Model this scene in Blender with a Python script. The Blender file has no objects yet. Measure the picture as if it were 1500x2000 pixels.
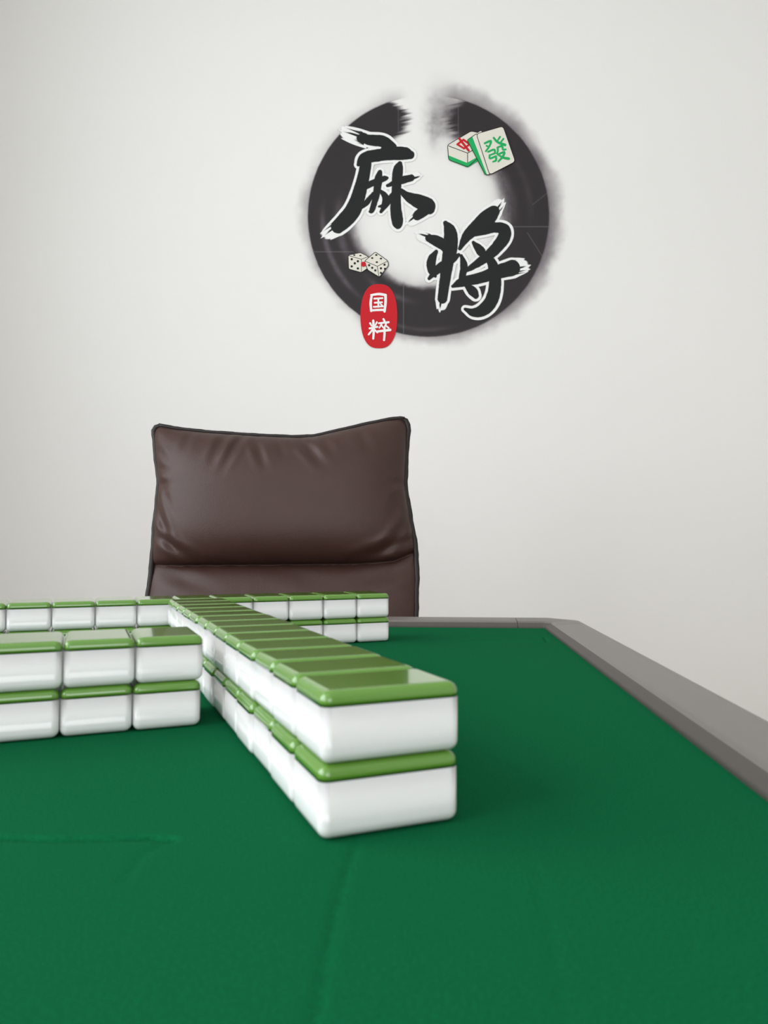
import bpy, bmesh, math, random
import numpy as np
from mathutils import Vector, Matrix
random.seed(4); np.random.seed(4)
sc = bpy.context.scene
COL = sc.collection
sc.view_settings.view_transform = 'Standard'
sc.view_settings.look = 'None'

# ---------------------------------------------------------------- measures
FPX = 1444.0
PITCH = math.atan(67/1444.0)
CP, SP = math.cos(PITCH), math.sin(PITCH)
TZ = 0.75                 # felt height above the floor
CAMZ = TZ + 0.0962        # lens height
WALLY = 2.40              # back wall

def at(x, y, Y):
    """room position (X, Z) of a measured photo point lying on the vertical plane at distance Y"""
    v = 1000.0 - y
    up = v*CP + FPX*SP
    fw = FPX*CP - v*SP
    return (x-750.0)*Y/fw, CAMZ + up*Y/fw

# ---------------------------------------------------------------- materials
def srgb(r, g, b):
    f = lambda c: (c/255/12.92) if c/255 <= 0.04045 else ((c/255+0.055)/1.055)**2.4
    return (f(r), f(g), f(b), 1)

def mat(name, col, rough=0.5, spec=0.5, noise=None, bump=None, coat=0, sheen=0, metallic=0, sss=0):
    m = bpy.data.materials.new(name); m.use_nodes = True
    nt = m.node_tree; b = nt.nodes['Principled BSDF']
    b.inputs['Base Color'].default_value = col
    b.inputs['Roughness'].default_value = rough
    b.inputs['Specular IOR Level'].default_value = spec
    b.inputs['Metallic'].default_value = metallic
    b.inputs['Coat Weight'].default_value = coat
    b.inputs['Coat Roughness'].default_value = 0.06
    b.inputs['Sheen Weight'].default_value = sheen
    if sss:
        b.inputs['Subsurface Weight'].default_value = sss
        b.inputs['Subsurface Scale'].default_value = 0.004
    tc = nt.nodes.new('ShaderNodeTexCoord')
    if noise:
        sc_, amt, det = noise
        n = nt.nodes.new('ShaderNodeTexNoise'); n.inputs['Scale'].default_value = sc_
        n.inputs['Detail'].default_value = det
        nt.links.new(tc.outputs['Object'], n.inputs['Vector'])
        mp = nt.nodes.new('ShaderNodeMapRange')
        mp.inputs['From Min'].default_value = 0.3; mp.inputs['From Max'].default_value = 0.7
        mp.inputs['To Min'].default_value = 1-amt; mp.inputs['To Max'].default_value = 1+amt
        nt.links.new(n.outputs['Fac'], mp.inputs['Value'])
        mx = nt.nodes.new('ShaderNodeVectorMath'); mx.operation = 'SCALE'
        mx.inputs[0].default_value = col[:3]
        nt.links.new(mp.outputs['Result'], mx.inputs['Scale'])
        nt.links.new(mx.outputs['Vector'], b.inputs['Base Color'])
    if bump:
        kind, s, st, dist = bump
        if kind == 'voronoi':
            t = nt.nodes.new('ShaderNodeTexVoronoi'); o = t.outputs['Distance']
        else:
            t = nt.nodes.new('ShaderNodeTexNoise'); o = t.outputs['Fac']
            t.inputs['Detail'].default_value = 4
        t.inputs['Scale'].default_value = s
        nt.links.new(tc.outputs['Object'], t.inputs['Vector'])
        bp = nt.nodes.new('ShaderNodeBump'); bp.inputs['Strength'].default_value = st
        bp.inputs['Distance'].default_value = dist
        nt.links.new(o, bp.inputs['Height'])
        nt.links.new(bp.outputs['Normal'], b.inputs['Normal'])
    return m

M_wall = mat('wall_paint', (0.81, 0.80, 0.775, 1), 0.75, 0.2, noise=(1.3, 0.012, 3), bump=('noise', 260, 0.10, 0.001))
M_ceil = mat('ceiling_paint', (0.84, 0.84, 0.83, 1), 0.9, 0.1)
M_floor = mat('floor_wood', (0.31, 0.22, 0.15, 1), 0.45, 0.4, noise=(3, 0.2, 6))
M_frame = mat('window_frame_white', (0.7, 0.7, 0.7, 1), 0.4)
M_felt = mat('green_felt', (0.0036, 0.092, 0.033, 1), 1.0, 0.02, noise=(1100, 0.20, 4), bump=('noise', 2600, 0.10, 0.0003), sheen=0.0)
M_rail = mat('rail_grey_plastic', (0.142, 0.124, 0.112, 1), 0.40, 0.5)
M_cap = mat('cap_grey_plastic', (0.128, 0.112, 0.101, 1), 0.40, 0.5)
M_lip = mat('rail_lip_dark_grey', (0.072, 0.062, 0.055, 1), 0.55, 0.3)
M_body = mat('table_body_grey', (0.12, 0.105, 0.095, 1), 0.5)
M_white = mat('tile_white', (0.68, 0.685, 0.67, 1), 0.16, 0.5, coat=0.3, sss=0.1)
M_green = mat('tile_green', (0.100, 0.240, 0.026, 1), 0.11, 0.5, coat=0.6, sss=0.1)
M_leather = mat('brown_leather', (0.0445, 0.0198, 0.0150, 1), 0.48, 0.34, noise=(25, 0.07, 5), bump=('voronoi', 420, 0.25, 0.0006))
M_pipe = mat('dark_brown_piping', (0.014, 0.009, 0.008, 1), 0.5, 0.35, bump=('noise', 500, 0.2, 0.0006))
M_metal = mat('chrome_metal', (0.6, 0.6, 0.6, 1), 0.25, metallic=1)
M_black = mat('black_plastic', (0.02, 0.02, 0.02, 1), 0.5)
P = dict(rough=0.6, spec=0.25)
M_ink = mat('print_black', srgb(30, 32, 33), **P)
M_paper = mat('print_white', (0.84, 0.84, 0.825, 1), **P)
M_cream = mat('print_cream', (0.72, 0.70, 0.61, 1), **P)
M_pgreen = mat('print_green', srgb(28, 168, 92), **P)
M_red = mat('print_red', srgb(196, 22, 34), **P)

# ---------------------------------------------------------------- helpers
def empty(name, loc, label=None, cat=None, group=None):
    o = bpy.data.objects.new(name, None); o.location = loc; o.empty_display_size = 0.05
    COL.objects.link(o)
    if label: o['label'] = label
    if cat: o['category'] = cat
    if group: o['group'] = group
    return o

def mk(name, verts, faces, m, parent=None, smooth=False, mats=None, midx=None):
    """verts in room coordinates; child meshes are stored relative to the parent's base"""
    me = bpy.data.meshes.new(name)
    off = Vector(parent.location) if parent else Vector((0, 0, 0))
    me.from_pydata([tuple(Vector(v)-off) for v in verts], [], faces)
    for mm in (mats or [m]): me.materials.append(mm)
    if midx: me.polygons.foreach_set('material_index', midx)
    if smooth: me.polygons.foreach_set('use_smooth', [True]*len(me.polygons))
    me.update()
    o = bpy.data.objects.new(name, me); COL.objects.link(o)
    if parent: o.parent = parent
    return o

def box_vf(x0, x1, y0, y1, z0, z1):
    v = [(x0,y0,z0),(x1,y0,z0),(x1,y1,z0),(x0,y1,z0),(x0,y0,z1),(x1,y0,z1),(x1,y1,z1),(x0,y1,z1)]
    f = [(0,3,2,1),(4,5,6,7),(0,1,5,4),(1,2,6,5),(2,3,7,6),(3,0,4,7)]
    return v, f

def join_vf(parts):
    V, F = [], []
    for v, f in parts:
        n = len(V); V += v; F += [tuple(i+n for i in q) for q in f]
    return V, F

def bevel(o, w, seg=3):
    b = o.modifiers.new('bevel', 'BEVEL'); b.width = w; b.segments = seg; b.limit_method = 'ANGLE'
    return o

def catmull(pts, n=8):
    P_ = np.array(pts, float); out = []
    Q = np.vstack([2*P_[0]-P_[1], P_, 2*P_[-1]-P_[-2]])
    for i in range(1, len(Q)-2):
        for k in range(n):
            t = k/n
            out.append(0.5*((2*Q[i])+(-Q[i-1]+Q[i+1])*t+(2*Q[i-1]-5*Q[i]+4*Q[i+1]-Q[i+2])*t*t+(-Q[i-1]+3*Q[i]-3*Q[i+1]+Q[i+2])*t**3))
    out.append(P_[-1]); return np.array(out)

def tube(name, pts, r, m, parent, seg=10, closed=False):
    pts = [Vector(p) for p in pts]; V, F = [], []; n = len(pts)
    rr = r if isinstance(r, (list, tuple)) else [r]*n
    up = Vector((0, 1, 0.01)).normalized()
    for i, p in enumerate(pts):
        a = pts[(i-1) % n] if (closed or i > 0) else p
        b = pts[(i+1) % n] if (closed or i < n-1) else p
        t = (b-a).normalized()
        u = t.cross(up)
        if u.length < 1e-3: u = t.cross(Vector((1, 0, 0)))
        u.normalize(); w = u.cross(t)
        for k in range(seg):
            an = 2*math.pi*k/seg
            V.append(p+u*math.cos(an)*rr[i]+w*math.sin(an)*rr[i])
    for i in range(n if closed else n-1):
        j = (i+1) % n
        for k in range(seg):
            F.append((i*seg+k, i*seg+(k+1) % seg, j*seg+(k+1) % seg, j*seg+k))
    if not closed:
        F.append(tuple(range(seg))[::-1]); F.append(tuple((n-1)*seg+k for k in range(seg)))
    return mk(name, V, F, m, parent, True)

def struct(o):
    o['kind'] = 'structure'; return o

# ---------------------------------------------------------------- room
XL, XR, YF, H = -1.56, 2.4, -2.4, 3.0
v, f = box_vf(XL-0.2, XR+0.2, YF-0.2, WALLY+0.2, -0.1, 0); struct(mk('floor', v, f, M_floor))
v, f = box_vf(XL-0.2, XR+0.2, YF-0.2, WALLY+0.2, H, H+0.1); struct(mk('ceiling', v, f, M_ceil))
v, f = box_vf(XL-0.2, XR+0.2, WALLY, WALLY+0.2, 0, H); struct(mk('wall_back', v, f, M_wall))
v, f = box_vf(XR, XR+0.2, YF, WALLY, 0, H); struct(mk('wall_right', v, f, M_wall))
def holed(name, axis, c0, c1, a0, a1, wa0, wa1, wz0, wz1):
    def bx(p0, p1, z0, z1):
        return box_vf(c0, c1, p0, p1, z0, z1) if axis == 'x' else box_vf(p0, p1, c0, c1, z0, z1)
    parts = [bx(a0, wa0, 0, H), bx(wa1, a1, 0, H), bx(wa0, wa1, 0, wz0), bx(wa0, wa1, wz1, H)]
    V, F = join_vf(parts); struct(mk(name, V, F, M_wall))
    fr = []
    t = 0.05
    def bf(p0, p1, z0, z1):
        m0, m1 = (c0+c1)/2-0.03, (c0+c1)/2+0.03
        return box_vf(m0, m1, p0, p1, z0, z1) if axis == 'x' else box_vf(p0, p1, m0, m1, z0, z1)
    mid = (wa0+wa1)/2
    fr = [bf(wa0, wa0+t, wz0, wz1), bf(wa1-t, wa1, wz0, wz1), bf(wa0+t, wa1-t, wz0, wz0+t), bf(wa0+t, wa1-t, wz1-t, wz1), bf(mid-t/2, mid+t/2, wz0+t, wz1-t)]
    return join_vf(fr)
V, F = holed('wall_left', 'x', XL-0.2, XL, YF, WALLY, -1.6, 1.15, 0.85, 2.65); struct(mk('window_1', V, F, M_frame))
V, F = holed('wall_front', 'y', YF-0.2, YF, XL-0.2, XR+0.2, -0.8, 1.4, 0.9, 2.6); struct(mk('added_fill_window', V, F, M_frame))  # opening and frame behind the camera are added to let in fill light
v, f = box_vf(XL, XR, WALLY-0.012, WALLY, 0, 0.08); struct(mk('baseboard_back', v, f, M_frame))

# ---------------------------------------------------------------- mahjong table
PH = math.radians(4.2)
Qv = Vector((math.cos(PH), -math.sin(PH), 0)); Sv = Vector((math.sin(PH), math.cos(PH), 0))
Q0, Q1, S0, S1 = -0.74, 0.1235, 0.0208, 0.8843
def tb(q, s, z): return Qv*q + Sv*s + Vector((0, 0, TZ+z))
tc_ = tb((Q0+Q1)/2, (S0+S1)/2, 0); tc_.z = 0
table = empty('mahjong_table', tc_, 'mahjong table with green felt top and grey plastic rail', 'table')
# felt, dense grid with the real shallow creases of the lid
N = 760
qs = np.linspace(Q0-0.002, Q1+0.002, N); ss = np.linspace(S0-0.002, S1+0.002, N)
QQ, SS = np.meshgrid(qs, ss)
XX = QQ*Qv.x+SS*Sv.x; YY = QQ*Qv.y+SS*Sv.y; ZZ = np.zeros_like(XX)
def onfelt(x, y):
    v = 1000-y; up = v*CP+FPX*SP; fw = FPX*CP-v*SP
    d = -(CAMZ-TZ)*fw/up
    return (x-750)*d/fw, d
def groove(pts, depth, wd):
    global ZZ
    W = [onfelt(*p) for p in pts]; dm = np.full(XX.shape, 9.0)
    for (a, b), (c, d) in zip(W[:-1], W[1:]):
        L2 = (c-a)**2+(d-b)**2
        t = np.clip(((XX-a)*(c-a)+(YY-b)*(d-b))/L2, 0, 1)
        dm = np.minimum(dm, np.hypot(XX-a-t*(c-a), YY-b-t*(d-b)))
    ZZ += -depth*np.exp(-(dm/wd)**2)
groove([(-60, 1634), (120, 1640), (300, 1636), (335, 1640)], 0.0030, 0.0014)
groove([(330, 1640), (280, 1672), (240, 1720)], 0.0003, 0.0020)
groove([(700, 1640), (668, 1730), (640, 1850), (610, 2030)], 0.0004, 0.0014)
groove([(1045, 1690), (1075, 1830), (1110, 2010)], 0.00012, 0.0018)
groove([(905, 1244), (1062, 1243), (1068, 1254), (900, 1252)], 0.0014, 0.0014)
Vf = np.stack([XX-tc_.x, YY-tc_.y, ZZ+TZ], -1).reshape(-1, 3)
idx = np.arange(N*N).reshape(N, N)
Ff = np.stack([idx[:-1, :-1], idx[:-1, 1:], idx[1:, 1:], idx[1:, :-1]], -1).reshape(-1, 4)
def gridmesh(name, V, F, m, parent):
    me = bpy.data.meshes.new(name)
    me.vertices.add(len(V)); me.vertices.foreach_set('co', V.astype(np.float32).ravel())
    me.loops.add(F.size); me.loops.foreach_set('vertex_index', F.astype(np.int32).ravel())
    me.polygons.add(len(F)); me.polygons.foreach_set('loop_start', np.arange(0, F.size, 4, dtype=np.int32))
    me.update(calc_edges=True); me.validate()
    me.polygons.foreach_set('use_smooth', np.ones(len(F), dtype=bool))
    me.materials.append(m)
    o = bpy.data.objects.new(name, me); COL.objects.link(o); o.parent = parent
    return o
gridmesh('felt_top', Vf, Ff, M_felt, table)

RW = 0.046
PROF = [(0.0, -0.012), (0.0, 0.0018), (0.02, 0.0030), (0.17, 0.0056), (0.20, 0.0066), (0.23, 0.0072), (0.27, 0.0075), (0.50, 0.0084), (0.66, 0.0089), (0.82, 0.0089), (0.91, 0.0080), (0.97, 0.0060), (1.0, 0.001), (1.0, -0.030), (0.90, -0.045), (0.0, -0.045)]
def loft(name, sections, m):
    V, F, I = [], [], []; n = len(PROF)
    for (iq, is_), (oq, os_) in sections:
        for t, z in PROF:
            V.append(tb(iq+(oq-iq)*t, is_+(os_-is_)*t, z))
    for i in range(len(sections)-1):
        for k in range(n):
            F.append((i*n+k, i*n+(k+1) % n, (i+1)*n+(k+1) % n, (i+1)*n+k)); I.append(1 if k < 3 else 0)
    F.append(tuple(range(n))); F.append(tuple((len(sections)-1)*n+k for k in range(n))[::-1]); I += [0, 0]
    o = mk(name, V, F, m, table, mats=[m, M_lip], midx=I)
    bm = bmesh.new(); bm.from_mesh(o.data); bmesh.ops.recalc_face_normals(bm, faces=bm.faces); bm.to_mesh(o.data); bm.free()
    return bevel(o, 0.0006, 2)
CA, CH, G = 0.030, 0.035, 0.0004
cx, cy = (Q0+Q1)/2, (S0+S1)/2; hw = (Q1-Q0)/2
for k in range(4):
    c, s = [(1, 0), (0, 1), (-1, 0), (0, -1)][k]
    def R(a, b): return (cx+a*c-b*s, cy+a*s+b*c)
    loft('rail', [(R(-hw+CA+G, hw), R(-hw+CA+G, hw+RW)), (R(hw-CA-G, hw), R(hw-CA-G, hw+RW))], M_rail)
    sec = [(R(hw-CA, hw), R(hw-CA, hw+RW)), (R(hw-0.001, hw), R(hw+RW-CH, hw+RW)),
           (R(hw, hw-0.001), R(hw+RW, hw+RW-CH)), (R(hw, hw-CA), R(hw+RW, hw-CA))]
    loft('corner_cap', sec, M_cap)
# body and pedestal
def tbox(q0, q1, s0, s1, z0, z1):
    return ([tuple(tb(q, s, z-TZ)) for z in (z0, z1) for q, s in ((q0, s0), (q1, s0), (q1, s1), (q0, s1))],
            [(0,3,2,1),(4,5,6,7),(0,1,5,4),(1,2,6,5),(2,3,7,6),(3,0,4,7)])
v, f = tbox(Q0+0.02, Q1-0.02, S0+0.02, S1-0.02, 0.60, 0.7375); bevel(mk('table_body', v, f, M_body, table), 0.01)
v, f = tbox(cx-0.12, cx+0.12, cy-0.12, cy+0.12, 0.08, 0.60); bevel(mk('pedestal', v, f, M_body, table), 0.01)
v, f = tbox(cx-0.27, cx+0.27, cy-0.27, cy+0.27, 0.0, 0.08); bevel(mk('foot_base', v, f, M_body, table), 0.02)

# ---------------------------------------------------------------- mahjong tiles
TL, TW, TT, TG, PT = 0.0510, 0.0345, 0.0240, 0.0188, 0.0348
def tile_meshes():
    out = []
    for part in ('body', 'back'):
        bm = bmesh.new()
        bmesh.ops.create_cube(bm, size=1)
        for v in bm.verts: v.co = Vector((v.co.x*TL, v.co.y*TW, (v.co.z+0.5)*TT))
        bmesh.ops.bevel(bm, geom=list(bm.edges), offset=0.0037, segments=7, profile=0.5, affect='EDGES')
        r = bmesh.ops.bisect_plane(bm, geom=bm.verts[:]+bm.edges[:]+bm.faces[:], plane_co=(0, 0, TG), plane_no=(0, 0, 1),
                                   clear_outer=(part == 'body'), clear_inner=(part == 'back'))
        es = [e for e in bm.edges if e.is_boundary]
        bmesh.ops.contextual_create(bm, geom=es)
        bmesh.ops.recalc_face_normals(bm, faces=bm.faces)
        me = bpy.data.meshes.new('tile_'+part); bm.to_mesh(me); bm.free()
        me.polygons.foreach_set('use_smooth', [True]*len(me.polygons))
        me.materials.append(M_white if part == 'body' else M_green)
        out.append(me)
    return out
me_b, me_g = tile_meshes()
RA = math.radians(22.4)
rv = Vector((-math.sin(RA), math.cos(RA), 0)); pv = Vector((math.cos(RA), math.sin(RA), 0))
proto = None
def tile(p, r, z, ang, label, group, tilt=(0, 0)):
    """p, r: tile centre along/across the rows; ang: direction of the long side"""
    global proto
    pos = pv*p + rv*r; pos.z = z
    if proto is None:
        e = bpy.data.objects.new('mahjong_tile', None); e.empty_display_size = 0.02
        b = bpy.data.objects.new('tile_body', me_b); g = bpy.data.objects.new('tile_backing', me_g)
        for o in (b, g):
            w = o.modifiers.new('wn', 'WEIGHTED_NORMAL'); w.weight = 80
        b['label'] = 'glossy white tile body'; g['label'] = 'glossy green tile backing'
        proto = (e, b, g)
    else:
        e, b, g = [o.copy() for o in proto]
    for o in (e, b, g): COL.objects.link(o)
    b.parent = e; g.parent = e
    e.location = pos; e.rotation_euler = (tilt[0], tilt[1], ang)
    e['label'] = label; e['category'] = 'mahjong tile'; e['group'] = group
def jit(a): return random.uniform(-a, a)
Pn, Rn, PN = 0.0740, 0.2325, 0.0354
ZT = TZ+0.0004
# row running away from the near end: long side across the row
for i in range(13):
    for lv in (0, 1):
        j = jit(0.0005) if i else -0.0003
        tl = (math.radians(jit(0.55)), math.radians(jit(0.15))) if lv and i else (0, 0)
        tile(Pn+TL/2+j+(0.0006 if lv else 0), Rn+PN*(i+0.5), ZT+lv*(TT+0.00015), RA+(math.radians(jit(0.3)) if i else 0),
             'white mahjong tile with green back, face down in a stacked wall' if i else 'white and green mahjong tile at the end of a stacked wall', 'mahjong tiles in the wall running away', tl)
# far wall
Pf, Rf = 0.2925, 0.6937+0.001
for i in range(12):
    for lv in (0, 1):
        tile(Pf-PT*(i+0.5), Rf+TL/2+jit(0.0004), ZT+lv*(TT+0.0001), RA+math.pi/2,
             'white mahjong tile with green back in the far double wall', 'mahjong tiles in the far wall')
# short side wall
Ps, Rs = 0.0625, 0.4077
for i in range(5):
    for lv in (0, 1):
        tile(Ps-PT*(i+0.5)+(0.0006 if lv else -0.0004), Rs+TL/2+jit(0.0004), ZT+lv*(TT+0.0001), RA+math.pi/2,
             'white mahjong tile with green back in the side double wall', 'mahjong tiles in the side wall')

# ---------------------------------------------------------------- chair
YC = 1.36
def ach(x, y):
    Y = YC
    for _ in range(3):
        X, Z = at(x, y, Y); Y = YC+0.14*(Z-0.85)
    return X, Y, Z
chair = empty('office_chair', (at(552, 1000, YC)[0], YC-0.2, 0), 'dark brown leather office chair with piped edges behind the table', 'chair')
yl = [(832, 303), (850, 302), (880, 305), (915, 309), (948, 312), (975, 309), (1020, 304), (1060, 301), (1100, 298), (1168, 290), (1300, 285), (1420, 300)]
yr = [(818, 793), (840, 796), (880, 794), (920, 792), (945, 791), (975, 795), (1020, 803), (1060, 810), (1085, 813), (1130, 814), (1205, 812), (1300, 812), (1420, 795)]
xt = [(300, 836), (312, 832), (340, 838), (400, 845), (500, 852), (570, 855), (612, 854), (660, 843), (720, 829), (760, 821), (785, 818), (797, 822)]
def itp(tab, a):
    t = np.array(tab, float); return np.interp(a, t[:, 0], t[:, 1])
NU, NV = 170, 260
wr = [  # creases measured on the cushion: x0,y0,x1,y1,width,depth
 (445, 858, 430, 905, 8, .0038), (478, 860, 452, 915, 7, .0038), (505, 862, 525, 912, 7, .0040), (545, 862, 560, 892, 7, .0026),
 (590, 862, 630, 908, 8, .0050), (630, 858, 652, 888, 7, .0028), (700, 842, 720, 880, 9, .0022), (380, 850, 372, 880, 7, .0018),
 (316, 990, 352, 1080, 8, .0045), (314, 1045, 395, 1096, 8, .0045), (330, 960, 345, 1000, 8, .0018),
 (796, 1020, 745, 1080, 8, .0040), (802, 1052, 690, 1096, 9, .0045), (782, 960, 765, 1010, 9, .0018),
 (316, 880, 335, 900, 6, .0016), (318, 915, 340, 925, 6, .0016), (320, 950, 345, 948, 7, .0022), (785, 945, 760, 950, 7, .0022),
 (330, 1120, 420, 1150, 12, .0028), (800, 1110, 700, 1135, 12, .0028), (560, 1115, 640, 1140, 14, .0018)]
def seamy(x): return np.interp(x, [298, 350, 700, 770, 813], [1103, 1104, 1101, 1095, 1077])
def pil(a, n=2.8, p=0.5): return np.power(np.clip(1-np.abs(a)**n, 0, 1), p)
def sheet(front):
    V = []; 
    for j in range(NV+1):
        vv = j/NV
        for i in range(NU+1):
            a = -1+2*i/NU; u = math.copysign(1-(1-abs(a))**1.35, a)
            xg = 300+(u+1)/2*497; yt = float(itp(xt, xg))
            y = 1420+(yt-1420)*vv
            x = float(itp(yl, y))*(1-(u+1)/2)+float(itp(yr, y))*(u+1)/2
            X, Y, Z = ach(x, y)
            sy = float(seamy(x))
            if front:
                if y < sy:
                    w = (y-yt)/(sy-yt)*2-1
                    d = 0.068*pil(u, 3.0, .45)*pil(w, 3.2, .5)
                else:
                    w = min(1, (y-sy)/300)
                    d = 0.045*pil(u, 3.0, .5)*(1-(1-w)**4)**.5*pil(max(0, (y-1250)/170), 3, .5)
                for (x0, y0, x1, y1, wd, dp) in wr:
                    if abs(x-(x0+x1)/2) > 90 or abs(y-(y0+y1)/2) > 90: continue
                    L2 = (x1-x0)**2+(y1-y0)**2
                    t = max(-.3, min(1.3, ((x-x0)*(x1-x0)+(y-y0)*(y1-y0))/L2))
                    dd = math.hypot(x-x0-t*(x1-x0), y-y0-t*(y1-y0))
                    e = math.exp(-(dd/wd)**2)-0.6*math.exp(-((dd-2*wd)/wd)**2)
                    d -= dp*e*max(0, 1-abs(t-.35)/1.0)*min(1, d/0.02)
                Y -= max(d, 0)
            else:
                Y += 0.035*pil(u, 4, .5)*pil(2*vv-1, 4, .5)
            V.append((X, Y, Z))
    F = []
    for j in range(NV):
        for i in range(NU):
            q = (j*(NU+1)+i, j*(NU+1)+i+1, (j+1)*(NU+1)+i+1, (j+1)*(NU+1)+i)
            F.append(q if front else q[::-1])
    return V, F
v, f = sheet(True); mk('back_cushion', v, f, M_leather, chair, True)
v, f = sheet(False); mk('back_shell', v, f, M_leather, chair, True)
outl = []
for y in np.linspace(1415, 850, 60): outl.append((float(itp(yl, y)), y))
outl += [(302, 842), (306, 835), (314, 832.5)]
for x in np.linspace(325, 775, 60): outl.append((x, float(itp(xt, x))))
outl += [(785, 819), (793, 822), (797, 830), (797.5, 842)]
for y in np.linspace(855, 1415, 60): outl.append((float(itp(yr, y)), y))
pp = []
for k, (x, y) in enumerate(outl):
    X, Y, Z = ach(x, y); w = 0.0005*math.sin(k*0.9)+0.0003*math.sin(k*2.3)
    pp.append((X+w, Y-0.004, Z+w*.6))
tube('edge_piping', pp, 0.0050, M_pipe, chair, 10)
pp2 = [(lambda t: (t[0], t[1]-0.006, t[2]+0.004))(ach(x, float(itp(xt, x))+3)) for x in np.linspace(312, 790, 60)]
tube('top_piping', pp2, 0.0034, M_pipe, chair, 8)
cxm = at(552, 1000, YC)[0]
v, f = box_vf(cxm-0.25, cxm+0.25, 0.93, 1.34, 0.42, 0.52); bevel(mk('seat', v, f, M_leather, chair), 0.035, 5)
cyc = 1.16
tube('gas_lift', [(cxm, cyc, 0.07), (cxm, cyc, 0.42)], 0.028, M_metal, chair, 16)
for k in range(5):
    a = k*2*math.pi/5+0.3
    ex, ey = cxm+0.27*math.cos(a), cyc+0.27*math.sin(a)
    tube('base_leg', [(cxm, cyc, 0.11), (ex, ey, 0.075)], [0.028, 0.018], M_metal, chair, 10)
    tube('caster', [(ex-0.012*math.sin(a), ey+0.012*math.cos(a), 0.03), (ex+0.012*math.sin(a), ey-0.012*math.cos(a), 0.03)], 0.03, M_black, chair, 16)

# ---------------------------------------------------------------- wall decal
dx, dz = at(837, 425, WALLY)
decal = empty('wall_decal', (dx, WALLY-0.0002, dz), 'round black ink ring wall sticker with calligraphy, tiles and dice', 'wall sticker')
def dw(x, y, off):
    X, Z = at(x, y, WALLY); return (X, WALLY-off, Z)
def vnoise(x, y, s, seed):
    rs = np.random.RandomState(seed); T = rs.rand(256, 256)
    x = x/s+37.3; y = y/s+11.7
    xi = np.floor(x).astype(int); yi = np.floor(y).astype(int); fx = x-xi; fy = y-yi
    fx = fx*fx*(3-2*fx); fy = fy*fy*(3-2*fy)
    g = lambda a, b: T[a % 256, b % 256]
    return (g(xi, yi)*(1-fx)+g(xi+1, yi)*fx)*(1-fy)+(g(xi, yi+1)*(1-fx)+g(xi+1, yi+1)*fx)*fy
def fbm(x, y, s, seed, o=4):
    r = 0; a = .5; t = 0
    for k in range(o):
        r = r+a*vnoise(x, y, s/2**k, seed+k); t += a; a *= .55
    return r/t
def sst(a, b, x):
    t = np.clip((x-a)/(b-a), 0, 1); return t*t*(3-2*t)
mr = bpy.data.materials.new('ink_print'); mr.use_nodes = True; nt = mr.node_tree
bs = nt.nodes['Principled BSDF']; bs.inputs['Roughness'].default_value = .6; bs.inputs['Specular IOR Level'].default_value = .25
an = nt.nodes.new('ShaderNodeAttribute'); an.attribute_name = 'ink'
nt.links.new(an.outputs['Color'], bs.inputs['Base Color']); nt.links.new(an.outputs['Alpha'], bs.inputs['Alpha'])
def sheet_print(name, PX, PY, C, A, off, label):
    """thin printed foil: a flat fine mesh carrying ink colour and coverage"""
    v = 1000.0-PY; up = v*CP+FPX*SP; fw = FPX*CP-v*SP
    V = np.stack([(PX-750)*WALLY/fw, np.full(PX.shape, WALLY-off), CAMZ+up*WALLY/fw], -1).reshape(-1, 3)-np.array(decal.location)
    ny, nx = PX.shape; idx = np.arange(ny*nx).reshape(ny, nx)
    keep = (A[:-1, :-1]+A[1:, 1:]+A[1:, :-1]+A[:-1, 1:]).ravel() > 0.02
    Fr = np.stack([idx[:-1, :-1], idx[1:, :-1], idx[1:, 1:], idx[:-1, 1:]], -1).reshape(-1, 4)[keep]
    used = np.unique(Fr); remap = np.zeros(ny*nx, int); remap[used] = np.arange(len(used))
    o = gridmesh(name, V[used], remap[Fr], mr, decal)
    a_ = o.data.attributes.new('ink', 'FLOAT_COLOR', 'POINT')
    a_.data.foreach_set('color', np.concatenate([C.reshape(-1, 3), A.reshape(-1, 1)], 1)[used].astype(np.float32).ravel())
    o['label'] = label
    return o

PX, PY = np.meshgrid(np.arange(560, 1125, 1.2), np.arange(130, 712, 1.2))
r = np.hypot(PX-837, PY-422); ri = np.hypot(PX-836, PY-414)
ang = np.degrees(np.arctan2(424-PY, PX-837))
n1 = fbm(PX, PY, 34, 1); n2 = fbm(PX, PY, 12, 7); n3 = fbm(PX, PY, 60, 13)
R_ = 235.5+1.0*(n2-.5)
outer = 1-sst(R_-2.0, R_+2.0, r)
soft = 9+18*sst(120, 40, np.abs(((ang-20+180) % 360)-180))+12*sst(60, 20, np.abs(((ang-195+180) % 360)-180))
inner = sst(147-soft*.6, 147+soft, ri+(n1-.5)*11)
streak = .55*vnoise(PX/9, PY+PX*.2, 3.0, 21)+.45*vnoise(PX/5, PY+PX*.25, 8, 22)
xl_ = np.interp(PY, [195, 206, 218, 235, 252, 268, 290, 320], [772, 790, 806, 811, 807, 792, 766, 730])
xr_ = np.interp(PY, [190, 200, 212, 228, 245, 262, 275, 300], [900, 882, 860, 857, 864, 862, 882, 925])
top = PY < 325
lg = np.where((PX < 834) & top, sst(0, 2.0, (xl_-PX)/14+(streak-.55)*1.9), 1)
rg = np.where((PX >= 834) & top, sst(0, 2.3, (PX-xr_)/14+(streak-.55)*1.9), 1)
ring = outer*inner*lg*rg
side = 0.48+0.52*sst(120, 40, np.abs(((ang-15+180) % 360)-180))
side = np.maximum(side, 0.95*sst(34, 10, np.abs(ang-70)))
side = np.maximum(side, 0.8*sst(75, 15, np.abs(((ang+55+180) % 360)-180)))
edge = R_+14+side*19+(n1-.5)*24+(n2-.5)*4
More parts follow.
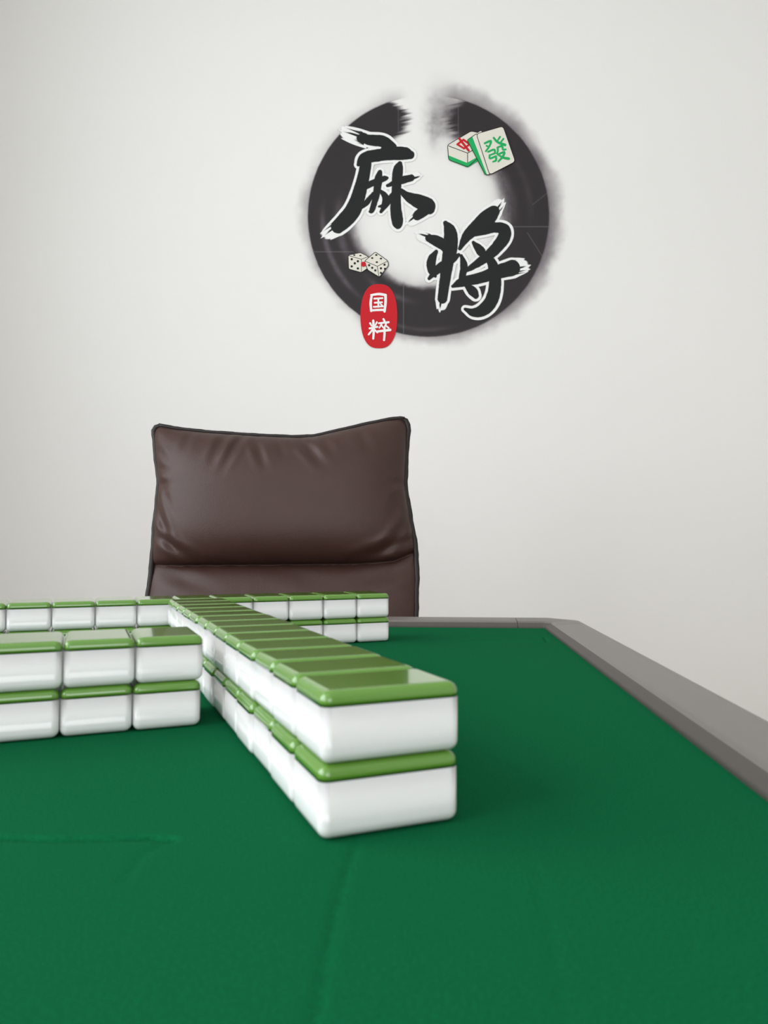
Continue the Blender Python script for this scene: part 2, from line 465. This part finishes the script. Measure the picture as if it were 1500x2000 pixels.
halo = np.where(r > R_-1, (1-sst(edge-24, edge+3, r))*side*(0.30+0.48*np.exp(-np.clip(r-R_, 0, 99)/11))*(0.6+1.0*(n3-.2)), 0)
gapm = np.where(top, np.clip(sst(802, 760, PX)*.6+sst(858, 895, PX), 0, 1), 1)
halo *= gapm
e_ = ((PX-866)/(50+14*(n2-.5)))**2+((PY-(228+24*(n1-.5)))/(50))**2
sm = np.exp(-e_**1.3)*(.32+.30*sst(.3, .7, n1*.8+n2*.2))
sm *= sst(810, 850, PX+(n2-.5)*12+(n1-.5)*18)
inh = np.exp(-np.clip(147-ri, 0, 200)/11)*0.38*(.3+n1)*(ri < 160)
inh *= np.where((PY < 330), np.clip(sst(790, 740, PX)+sst(860, 900, PX), 0, 1), 1)
A = np.clip(1-(1-ring)*(1-np.clip(halo, 0, 1))*(1-np.clip(sm, 0, .75))*(1-np.clip(inh, 0, .5)), 0, 1)
dark = np.array(srgb(46, 42, 44)[:3]); grey = np.array(srgb(118, 108, 116)[:3])
def arc(r0, w, a0, a1, amp):
    da = np.abs(((ang-a0+180) % 360)-180)
    return amp*np.exp(-((r-r0)/w)**2)*sst(a1, a1*.2, da)
lite = arc(207, 5, -158, 36, .9)+arc(176, 8, -170, 30, .6)+arc(170, 6, -118, 26, .5)+arc(222, 4, -96, 26, .35)+arc(200, 6, 20, 30, .18)+arc(168, 8, 15, 30, .3)
lite = np.clip(lite*(.5+n2), 0, 1)*.5
rk = np.clip(ring*1.0, 0, 1)
C = dark[None, None]*rk[..., None]+grey[None, None]*(1-rk[..., None])
C = C*(1-lite[..., None])+grey[None, None]*lite[..., None]
def hair(x0, y0, x1, y1, a=.35):
    global C
    L2 = (x1-x0)**2+(y1-y0)**2; t = np.clip(((PX-x0)*(x1-x0)+(PY-y0)*(y1-y0))/L2, 0, 1)
    d = np.hypot(PX-x0-t*(x1-x0), PY-y0-t*(y1-y0)); m_ = (a*.6*np.exp(-(d/.9)**2))[..., None]
    C = C*(1-m_)+np.array([.35, .33, .34])*m_
hair(590, 492, 690, 492); hair(788, 535, 788, 657); hair(985, 443, 1072, 443); hair(1030, 455, 1068, 515, .25); hair(895, 195, 895, 275, .25); hair(778, 205, 778, 262, .25)
hair(1072, 375, 1040, 400, .2); hair(925, 600, 960, 560, .2)
sheet_print('ink_ring', PX, PY, C, A, 0.0012, 'black brushed ink ring with grey smoky edge')

def character(name, strokes, fans, label, off, pad=5.0):
    al = np.array([p[:2] for q in strokes for p in q]+[f[2:4] for f in fans])
    x0, y0 = al.min(0)-26; x1, y1 = al.max(0)+26
    X, Y = np.meshgrid(np.arange(x0, x1, .8), np.arange(y0, y1, .8))
    D = np.full(X.shape, 99.0)
    for q in strokes:
        c = catmull(q, 14)
        for cx_, cy_, w in c:
            d = np.hypot(X-cx_, Y-cy_)-max(w*1.10+.8, .5)/2
            D = np.minimum(D, d)
    nz = fbm(X, Y, 7, 31, 3)
    DW = D+(fbm(X, Y, 22, 51, 2)-.5)*1.2
    D = D+(nz-.5)*1.4
    ink = 1-sst(-.6, .6, D)
    A = 1-sst(pad-.7, pad+.7, DW)
    for (ax, ay, bx, by, sp0, sp1) in fans:      # dry brush tail from a to b
        sp0 *= 1.08; sp1 *= 1.08
        L = math.hypot(bx-ax, by-ay); ux, uy = (bx-ax)/L, (by-ay)/L
        a = ((X-ax)*ux+(Y-ay)*uy)/L; b = (X-ax)*(-uy)+(Y-ay)*ux
        half = (sp0+(sp1-sp0)*np.clip(a, 0, 1))/2
        hair_ = .65*vnoise(b, a*L/26, 2.0, 41)+.35*vnoise(b, a*L/14, 4.5, 43)
        cov = sst(0, .22, hair_-(.02+.66*np.clip(a, 0, 1.3)))*(a > -.15)*(a < 1.25)*(1-sst(-.8, .8, np.abs(b)-half+(nz-.5)*2))
        ink = np.maximum(ink, cov)
        hw_ = (half+pad)*(1-.30*np.clip(a, 0, 1)**2)
        wc = (a > -.3)*(1-sst(-.7, .7, np.abs(b)-hw_))*(1-sst(.0, .12, a-(.78+.45*(hair_-.5))-.28*(1-(b/(half+pad))**2)))
        A = np.maximum(A, wc)
    cw = np.array([.84, .84, .825]); cb = np.array(srgb(27, 30, 30)[:3])
    C = cw*(1-ink[..., None])+cb*ink[..., None]
    return sheet_print(name, X, Y, C, A, off, label)

ma = [
 [(704,270,13),(724,274,19),(748,277,20),(768,287,12)],
 [(757,283,16),(748,300,14)],
 [(700,322,6),(714,309,20),(752,302,22),(786,300,23),(801,303,15)],
 [(716,312,19),(710,345,21),(701,380,24),(689,412,28),(672,432,27),(660,443,24)],
 [(704,374,4),(722,361,11),(748,350,10),(756,348,5)],
 [(742,336,7),(739,352,14),(735,380,12),(727,410,9),(722,414,4)],
 [(729,378,5),(718,394,10),(706,407,4)],
 [(742,372,4),(753,386,12),(749,401,8),(740,404,3)],
 [(757,363,5),(780,354,13),(803,348,12)],
 [(781,320,8),(777,335,18),(774,372,16),(773,405,19),(776,432,20),(777,441,12)],
 [(770,374,4),(758,394,11),(744,414,5)],
 [(780,370,6),(796,384,15),(818,394,25),(836,401,24),(838,408,20)],
 [(836,405,22),(824,415,19),(815,422,16)],
]
ma_f = [(708,271,668,258,22,24),(664,440,634,462,25,20),(818,420,796,438,17,12),(802,348,822,342,11,8)]
character('calligraphy_character', ma, ma_f, 'black brush character for hemp with white outline', 0.0018)
jg = [
 [(838,466,13),(852,471,19),(866,480,17),(872,494,6)],
 [(870,436,7),(879,452,21),(880,480,25),(873,520,21),(867,560,18),(864,584,17)],
 [(852,492,6),(843,508,15),(843,528,14),(850,540,5)],
 [(838,545,5),(856,526,15),(880,510,14),(896,498,5)],
 [(964,414,21),(952,426,28),(932,443,24),(912,462,17),(898,486,6)],
 [(922,460,6),(944,450,17),(968,445,18),(985,450,21),(982,468,22),(962,492,19),(934,514,14),(902,534,4)],
 [(924,474,5),(938,490,16),(941,496,9)],
 [(884,560,5),(904,551,17),(936,544,19),(968,533,23),(1000,524,28)],
 [(948,498,6),(961,516,17),(967,548,21),(962,582,23),(946,604,22),(926,611,15),(908,604,4)],
 [(908,556,5),(922,568,16),(929,578,11)],
 [(901,500,5),(906,522,13),(900,550,9)],
]
jg_f = [(842,467,814,458,15,14),(962,416,980,392,21,16),(1000,524,1030,518,27,24),(864,582,861,606,16,12)]
character('calligraphy_character', jg, jg_f, 'black brush character for general with white outline', 0.0024)

class Flat:
    """flat printed shapes, stacked paper-thin on the sticker"""
    def __init__(s): s.V = []; s.F = []; s.I = []; s.mats = []
    def mi(s, m):
        if m not in s.mats: s.mats.append(m)
        return s.mats.index(m)
    def poly(s, pts, m, off):
        n = len(s.V); s.V += [dw(x, y, off) for x, y in pts]
        ar = sum(pts[i][0]*pts[(i+1) % len(pts)][1]-pts[(i+1) % len(pts)][0]*pts[i][1] for i in range(len(pts)))
        q = list(range(n, n+len(pts)))
        s.F.append(tuple(q if ar < 0 else q[::-1])); s.I.append(s.mi(m))
    def stroke(s, pts, m, off, pad=0.0, sm=8):
        c = catmull(pts, sm) if len(pts) > 2 else np.array([np.array(pts[0])*(1-t)+np.array(pts[1])*t for t in np.linspace(0, 1, 5)])
        L, Rr = [], []
        for i in range(len(c)):
            a = c[max(i-1, 0)]; b = c[min(i+1, len(c)-1)]
            tx, ty = b[0]-a[0], b[1]-a[1]; l = math.hypot(tx, ty) or 1; tx /= l; ty /= l
            w = max(c[i][2], .3)/2+pad
            L.append((c[i][0]-ty*w, c[i][1]+tx*w)); Rr.append((c[i][0]+ty*w, c[i][1]-tx*w))
        for i in range(len(c)-1):
            s.poly([L[i], L[i+1], Rr[i+1], Rr[i]], m, off+(i % 3)*2e-6)
        for e in (0, -1):
            w = max(c[e][2], .3)/2+pad
            s.poly([(c[e][0]+w*math.cos(t), c[e][1]+w*math.sin(t)) for t in np.linspace(0, 2*math.pi, 17)[:-1]], m, off+8e-6)
        for i in range(2, len(c)-2, 2):
            w = max(c[i][2], .3)/2+pad
            s.poly([(c[i][0]+w*math.cos(t), c[i][1]+w*math.sin(t)) for t in np.linspace(0, 2*math.pi, 17)[:-1]], m, off+1e-5+(i % 5)*2e-6)
    def done(s, name, label=None):
        o = mk(name, s.V, s.F, None, decal, mats=s.mats, midx=s.I)
        if label: o['label'] = label
        return o

# seal
fl = Flat()
def capsule(cx_, cy_, w, h, n=64):
    P2 = []
    for t in np.linspace(0, 2*math.pi, n+1)[:-1]:
        c, s = math.cos(t), math.sin(t)
        P2.append((cx_+w/2*math.copysign(abs(c)**.74, c), cy_+h/2*math.copysign(abs(s)**.92, s)))
    return P2
fl.poly(capsule(740, 618, 72, 125), M_red, 0.0030)
guo = [[(726,577,4.5),(724,592,5),(725,608,4.5)],[(725,577,4),(740,575,5),(753,577,5)],[(753,577,5),(753,592,5),(751,609,4.5)],[(725,607,4),(740,606,4.5),(752,606,4)],
 [(731,584,3.5),(747,583,3.5)],[(732,592,3.5),(746,591,3.5)],[(730,600,3.5),(748,599,3.5)],[(739,584,3.5),(739,600,3.5)],[(743,594,2.5),(746,597,3)]]
cui = [[(729,627,4.5),(730,645,4.5),(729,662,4)],[(722,642,4),(737,639,4)],[(723,632,4),(726,637,3)],[(736,630,3.5),(733,636,3)],[(728,644,4),(720,654,3.5)],[(731,644,3.5),(737,650,3.5)],
 [(749,624,4),(751,628,4)],[(740,632,3.5),(759,630,4)],[(745,634,3.5),(741,641,3)],[(746,637,3),(749,641,3)],[(754,633,3.5),(751,640,3)],[(754,637,3),(759,641,3.5)],[(738,648,4.5),(762,645,5)],[(751,640,4),(751,653,4.5),(750,665,4)]]
for k, q in enumerate(guo+cui): fl.stroke(q, M_paper, 0.0034+k*2.5e-5, sm=4)
fl.done('seal_stamp', 'red oval seal with two white characters')

def outline(fl, pts, off, w=1.4, m=M_ink):
    for i in range(len(pts)):
        a, b = pts[i], pts[(i+1) % len(pts)]
        fl.stroke([(a[0], a[1], w), (b[0], b[1], w)], m, off+i*1e-5)
def rounded(pts, r_=4, n=4):
    out = []; L = len(pts)
    for i in range(L):
        p0, p1, p2 = [np.array(pts[k % L], float) for k in (i-1, i, i+1)]
        a = p1+(p0-p1)/np.linalg.norm(p0-p1)*r_; b = p1+(p2-p1)/np.linalg.norm(p2-p1)*r_
        for t in np.linspace(0, 1, n): out.append(tuple((1-t)**2*a+2*t*(1-t)*p1+t*t*b))
    return out
fl = Flat()
t1 = [(874,284),(920,257),(950,264),(960,285),(914,327),(876,313)]
fl.poly(rounded(t1, 4), M_cream, .0028); fl.poly(rounded([(875,304),(912,319),(945,300),(947,306),(913,328),(877,314)], 2), M_pgreen, .0029)
outline(fl, rounded(t1, 4), .0031, 1.2)
for a, b in (((876,286),(913,300)), ((913,300),(913,318)), ((913,300),(935,288))): fl.stroke([(*a, 1.2), (*b, 1.2)], M_ink, .0034)
for k, q in enumerate(([(893,283,4),(905,274,4)], [(905,274,4),(917,283,4)], [(917,283,3.6),(906,291,4)], [(906,291,3.6),(893,283,3.6)], [(897,272,4.5),(915,295,4.5)])):
    fl.stroke(q, M_red, .0036+k*3e-5)
face = [(930,263),(982,248),(1006,317),(956,343)]
fl.poly(rounded([(913,274),(940,256),(966,336),(950,343)], 4), M_cream, .0040)
fl.poly(rounded([(912,275),(922,268),(951,343),(946,342)], 2), M_pgreen, .0042)
outline(fl, rounded([(912,275),(931,262),(957,343),(948,343)], 3), .0043, 1.2)
fl.poly(rounded(face, 6), M_cream, .0046); outline(fl, rounded(face, 6), .0047, 1.2)
fa = [[(3,6,3.4),(15,5,3.8),(10,13,3.2),(1,20,3)],[(5,11,3),(9,14.5,2.6)],[(22,1,3.4),(27,10,4),(39,18,4.6)],[(34,2,3),(28,7,2.6)],[(39,7,3),(32,12,2.6)],
 [(5,22,3.2),(17,21,3.4),(17,27,3.2)],[(17,27.5,3),(6,28.5,3)],[(6,28.5,3.2),(5,34,3.2),(17,33,3.4)],[(17,33,3.4),(15,40,3.4),(9,41,2.6)],
 [(24,19,3.2),(23,25,3.2),(20,29,2.6)],[(24,19,3),(33,18.5,3.4),(33,25,3.2),(38,26,3)],[(21,31,3),(34,30,3.6),(29,37,3.6),(19,43,3)],[(23,33,2.8),(30,39,3.8),(39,43,4.4)]]
ca, sa = math.cos(-.29), math.sin(-.29)
def tr(p):
    x, y = (p[0]-20)*1.04, (p[1]-22)*1.12; return (968+x*ca-y*sa*.9, 294+x*sa*.9+y*ca, p[2]*1.2)
for k, q in enumerate(fa): fl.stroke([tr(p) for p in q], M_pgreen, .0050+k*2.5e-5, sm=4)
fl.done('tile_drawing', 'printed picture of two mahjong tiles')
fl = Flat()
d1 = [(680,499),(704,494),(720,502),(719,524),(706,533),(681,526)]
fl.poly(rounded(d1, 3), M_cream, .0028); outline(fl, rounded(d1, 3), .0029, 1.2)
for a, b in (((681,500),(706,507)), ((706,507),(719,502)), ((706,507),(706,532))): fl.stroke([(*a, 1), (*b, 1)], M_ink, .0032)
def dot(x, y, rx, m, off=.0034, ry=None):
    fl.poly([(x+rx*math.cos(t), y+(ry or rx)*math.sin(t)) for t in np.linspace(0, 2*math.pi, 15)[:-1]], m, off)
for x, y in ((687,507),(699,511),(693,515),(687,521),(699,525)): dot(x, y, 2.3, M_ink)
for x, y in ((692,499),(704,500)): dot(x, y, 2.2, M_ink, ry=1.4)
dot(710, 517, 5, M_red, .0046)
d2 = [(712,511),(733,493),(757,510),(759,519),(741,542),(718,528)]
fl.poly(rounded(d2, 3), M_cream, .0038); outline(fl, rounded(d2, 3), .0039, 1.2)
for a, b in (((713,511),(737,521)), ((737,521),(757,511)), ((737,521),(740,541))): fl.stroke([(*a, 1), (*b, 1)], M_ink, .0042)
for x, y in ((727,505),(735,499),(736,513),(744,506)): dot(x, y, 2.3, M_ink, .0044, 1.7)
for x, y in ((721,519),(733,529),(727,524)): dot(x, y, 2.2, M_ink, .0044)
for x, y in ((744,525),(751,518),(744,534),(752,526)): dot(x, y, 2.2, M_ink, .0044)
fl.done('dice_drawing', 'printed picture of two white dice')

# ---------------------------------------------------------------- light
w = bpy.data.worlds.new('sky'); sc.world = w; w.use_nodes = True
bg = w.node_tree.nodes['Background']; bg.inputs[0].default_value = (0.78, 0.88, 1.0, 1); bg.inputs[1].default_value = 1.4
def area(name, loc, rot, sx, sy, p, c):
    l = bpy.data.lights.new(name, 'AREA'); l.shape = 'RECTANGLE'; l.size = sx; l.size_y = sy; l.energy = p; l.color = c
    o = bpy.data.objects.new(name, l); o.location = loc; o.rotation_euler = rot; COL.objects.link(o)
area('window_and_fill_light', (XL-0.26, -0.22, 1.75), (0, math.radians(-90), 0), 1.8, 2.75, 75, (0.955, 0.985, 1.0))
area('window_and_fill_light', (0.3, YF-0.26, 1.75), (math.radians(90), 0, 0), 2.2, 1.7, 36, (0.995, 0.985, 0.96))  # added fill lamp behind the camera, brightens the tile end faces

# ---------------------------------------------------------------- camera
cam = bpy.data.cameras.new('camera'); co = bpy.data.objects.new('camera', cam); COL.objects.link(co)
cam.sensor_fit = 'VERTICAL'; cam.sensor_height = 36; cam.sensor_width = 27; cam.lens = 36*FPX/2000
co.location = (0, 0, CAMZ); co.rotation_euler = (math.radians(90)+PITCH, 0, 0)
cam.clip_start = 0.01
cam.dof.use_dof = True; cam.dof.focus_distance = 1.7; cam.dof.aperture_fstop = 20
sc.camera = co
